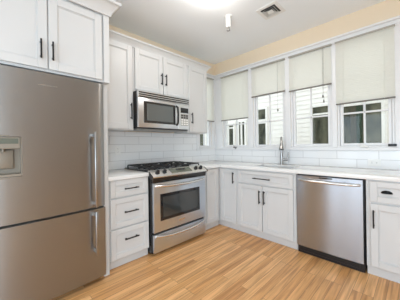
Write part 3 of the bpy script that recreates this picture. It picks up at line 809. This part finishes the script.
f = MB(); f.tube([(0.4380, -1.274, 1.735), (0.4680, -1.276, 1.712), (0.4780, -1.277, 1.62), (0.4680, -1.276, 1.505), (0.4380, -1.274, 1.482)], 0.013, 12); f.build('handle', 'black_metal', md)
f = MB(); f.box((0.4050, -1.250, MZ0 + 0.012), (0.4380, MY1, 1.776), 0.004); pn = f.build('control_panel', 'micro_steel', t)
MB().box((0.4370, -1.205, 1.655), (0.4405, -1.065, 1.725), 0.001).build('display', 'black_glass', pn)
MB().box((0.4370, -1.205, 1.480), (0.4395, -1.065, 1.640), 0.001).build('keypad', 'grey_plastic', pn)
for i in range(5):
    for j in range(3):
        MB().box((0.4390, -1.197 + j * 0.044, 1.490 + i * 0.030), (0.4410, -1.163 + j * 0.044, 1.510 + i * 0.030), 0.001).build('key', 'black_plastic' if i > 2 else 'white_plastic', pn)
MB().box((0.03, MY0 + 0.04, MZ0 - 0.010), (0.35, MY1 - 0.04, MZ0 + 0.002), 0.003).build('base', 'grey_plastic', t)

# ---------------------------------------------------------------- blinds
def blind(label, a, b_, zb, along='y', tassels=(), cords=(), tilt=64):
    """mini blind hung under the head casing: along 'y' on the window wall, 'x' on the range wall"""
    def loc(u, d, z): return (u, -d, z) if along == 'y' else (d, u, z)
    t = thing('window_blind', label, 'blind', loc((a + b_) / 2, 0.04, zb), 'cream mini blinds at the windows')
    def bx(mb, u0, u1, d0, d1, z0, z1, bev=0.002):
        p, q = loc(u0, d0, z0), loc(u1, d1, z1)
        mb.box(tuple(min(x, y) for x, y in zip(p, q)), tuple(max(x, y) for x, y in zip(p, q)), bev); return mb
    bx(MB(), a, b_, 0.024, 0.052, 2.422, 2.440).build('headrail', 'rail', t)
    f = bmesh.new(); z = zb + 0.022; k = 0
    cs, sn = math.cos(math.radians(tilt)), math.sin(math.radians(tilt))
    while z < 2.412:
        row = []
        for (w_, h_) in ((-0.0125, 0.0), (-0.006, 0.0016), (0.0, 0.0021), (0.006, 0.0016), (0.0125, 0.0)):
            dd_ = 0.038 + w_ * cs - h_ * sn; zz = z + w_ * sn + h_ * cs
            row.append([f.verts.new(loc(u, dd_, zz)) for u in (a + 0.006, b_ - 0.006)])
        for r1, r2 in zip(row, row[1:]): f.faces.new((r1[0], r1[1], r2[1], r2[0]))
        z += 0.0205; k += 1
    s = MB(); s._merge(f); s.build('slats', 'blind', t)
    bx(MB(), a + 0.004, b_ - 0.004, 0.026, 0.050, zb, zb + 0.016, 0.003).build('bottom_rail', 'rail_dark', t)
    for u in cords:
        f = MB(); f.cyl(loc(u, 0.0535, zb + 0.006), loc(u, 0.0535, 2.42), 0.0012, seg=6); f.build('ladder_cord', 'blind', t)
    for u, zt in tassels:
        f = MB(); f.cyl(loc(u, 0.056, zt + 0.02), loc(u, 0.056, 2.425), 0.0012, seg=6).cyl(loc(u, 0.056, zt + 0.022), loc(u, 0.056, zt - 0.012), 0.006, 0.012, 10); f.build('pull_cord', 'rail_dark', t)
    return t
blind('half-lowered cream mini blind, first from the corner on the four-window wall', 0.185, 0.760, 1.640, cords=(0.27, 0.66), tassels=())
blind('short cream mini blind on the window directly behind the faucet', 0.822, 1.378, 1.963, cords=(0.90, 1.29), tassels=((1.272, 1.70),))
blind('short cream mini blind between the faucet window and the longest blind', 1.430, 1.966, 1.940, cords=(1.50, 1.90), tassels=((1.867, 1.80), (1.877, 1.735)))
blind('longest wide cream mini blind on the window above the dishwasher', 2.002, 2.548, 1.672, cords=(2.09, 2.46), tassels=(), tilt=53)
blind('narrow cream mini blind beside the wall cabinet on the small corner window', LW[0] - 0.02, LW[1] + 0.03, 1.640, along='x')

# ---------------------------------------------------------------- small fixings
def outlet(label, along, u, z):
    loc = (0.008, u, z) if along == 'y' else (u, -0.008, z)
    t = thing('wall_outlet', label, 'outlet', loc, 'white wall outlets')
    wd = (0.036, 0.058) if along == 'y' else (0.058, 0.036)
    fb(MB(), along, u - wd[0], u + wd[0], 0.0085, 0.0135, z - wd[1], z + wd[1], 0.002).build('cover_plate', 'white_plastic', t)
    for q in (-1, 1):
        if along == 'y': s_ = fb(MB(), along, u - 0.014, u + 0.014, 0.0135, 0.0155, z + q * 0.021 - 0.013, z + q * 0.021 + 0.013, 0.003)
        else: s_ = fb(MB(), along, u + q * 0.021 - 0.013, u + q * 0.021 + 0.013, 0.0135, 0.0155, z - 0.014, z + 0.014, 0.003)
        so = s_.build('socket', 'white_plastic', t)
        sl = MB()
        for e in (-0.005, 0.005):
            if along == 'y': fb(sl, along, u + e - 0.001, u + e + 0.001, 0.0152, 0.0158, z + q * 0.021 - 0.004, z + q * 0.021 + 0.005, 0)
            else: fb(sl, along, u + q * 0.021 + (-0.004), u + q * 0.021 + 0.005, 0.0152, 0.0158, z + e - 0.001, z + e + 0.001, 0)
        sl.build('slot', 'black_plastic', so)
outlet('white wall outlet in the tiles above the three-drawer cabinet', 'y', -1.90, 1.155)
outlet('white wall outlet in the tiles above the dishwasher', 'x', 2.36, 0.985)

t = thing('sensor', 'small black box lying on the window sill above the dishwasher end', 'device', (2.51, -0.012, 1.150))
f = MB(); f.box((2.478, -0.030, 1.1655), (2.548, -0.004, 1.192), 0.004, 2); f.build('case', 'black_plastic', t)
t.location.z = 1.1655
for c_ in t.children: c_.location.z = 1.150 - 1.1655

# ceiling air vent
t = thing('ceiling_vent', 'square white air vent in the ceiling near the windows', 'vent', (1.532, -0.748, H))
cx, cy = 1.532, -0.748
f = MB(); h0, h1 = 0.125, 0.085
f.box((cx - h0, cy - h0, H - 0.006), (cx + h0, cy - h1, H - 0.0005), 0.002).box((cx - h0, cy + h1, H - 0.006), (cx + h0, cy + h0, H - 0.0005), 0.002)
f.box((cx - h0, cy - h1, H - 0.006), (cx - h1, cy + h1, H - 0.0005), 0.002).box((cx + h1, cy - h1, H - 0.006), (cx + h0, cy + h1, H - 0.0005), 0.002)
f.build('frame', 'white_plastic', t)
MB().box((cx - h1, cy - h1, H - 0.002), (cx + h1, cy + h1, H - 0.0005)).build('duct', 'vent_dark', t)
for s0 in (0.076, 0.054):
    f = MB(); bb = bmesh.new(); a_, z_a, c2, z_b = s0, H - 0.020, s0 - 0.020, H - 0.004
    lo = [bb.verts.new((cx + x * a_, cy + y * a_, z_a)) for x, y in ((-1, -1), (1, -1), (1, 1), (-1, 1))]
    hi = [bb.verts.new((cx + x * c2, cy + y * c2, z_b)) for x, y in ((-1, -1), (1, -1), (1, 1), (-1, 1))]
    for k in range(4): bb.faces.new((lo[k], lo[(k + 1) % 4], hi[(k + 1) % 4], hi[k]))
    bmesh.ops.solidify(bb, geom=bb.faces[:], thickness=0.002); f._merge(bb)
    f.build('louver', 'white_plastic', t)
MB().box((cx - 0.034, cy - 0.034, H - 0.018), (cx + 0.034, cy + 0.034, H - 0.012), 0.002).build('louver', 'white_plastic', t)

# pendant sprinkler head with white sleeve
t = thing('sprinkler', 'small white pendant sprinkler hanging from the ceiling', 'sprinkler', (1.13, -1.02, H))
f = MB(); f.lathe((1.13, -1.02, H), [(0.046, -0.0005), (0.046, -0.006), (0.034, -0.012), (0.030, -0.014), (0.030, -0.125), (0.026, -0.132), (0.012, -0.134)]); f.build('sleeve', 'white_plastic', t)
f = MB(); f.cyl((1.13, -1.02, H - 0.132), (1.13, -1.02, H - 0.172), 0.007, seg=12)
f.box((1.13 - 0.016, -1.02 - 0.003, H - 0.166), (1.13 - 0.012, -1.02 + 0.003, H - 0.132)).box((1.13 + 0.012, -1.02 - 0.003, H - 0.166), (1.13 + 0.016, -1.02 + 0.003, H - 0.132))
f.cyl((1.13, -1.02, H - 0.166), (1.13, -1.02, H - 0.171), 0.020, seg=16); f.build('nozzle', 'nickel', t)

# ceiling lamp
LX, LY = 1.335, -1.515
t = thing('ceiling_lamp', 'glowing flush ceiling lamp beside the hanging sprinkler', 'lamp', (LX, LY, H))
f = MB(); f.lathe((LX, LY, H), [(0.10, -0.0005), (0.19, -0.002), (0.19, -0.022), (0.175, -0.026)]); f.build('base', 'nickel', t)
f = MB(); f.lathe((LX, LY, H), [(0.172, -0.0265), (0.168, -0.055), (0.145, -0.085), (0.105, -0.105), (0.05, -0.116), (0.012, -0.118)]); f.build('lamp_shade', 'lamp_glass', t)
f = MB(); f.lathe((LX, LY, H), [(0.012, -0.1185), (0.012, -0.125), (0.006, -0.136)]); f.build('finial', 'nickel', t)
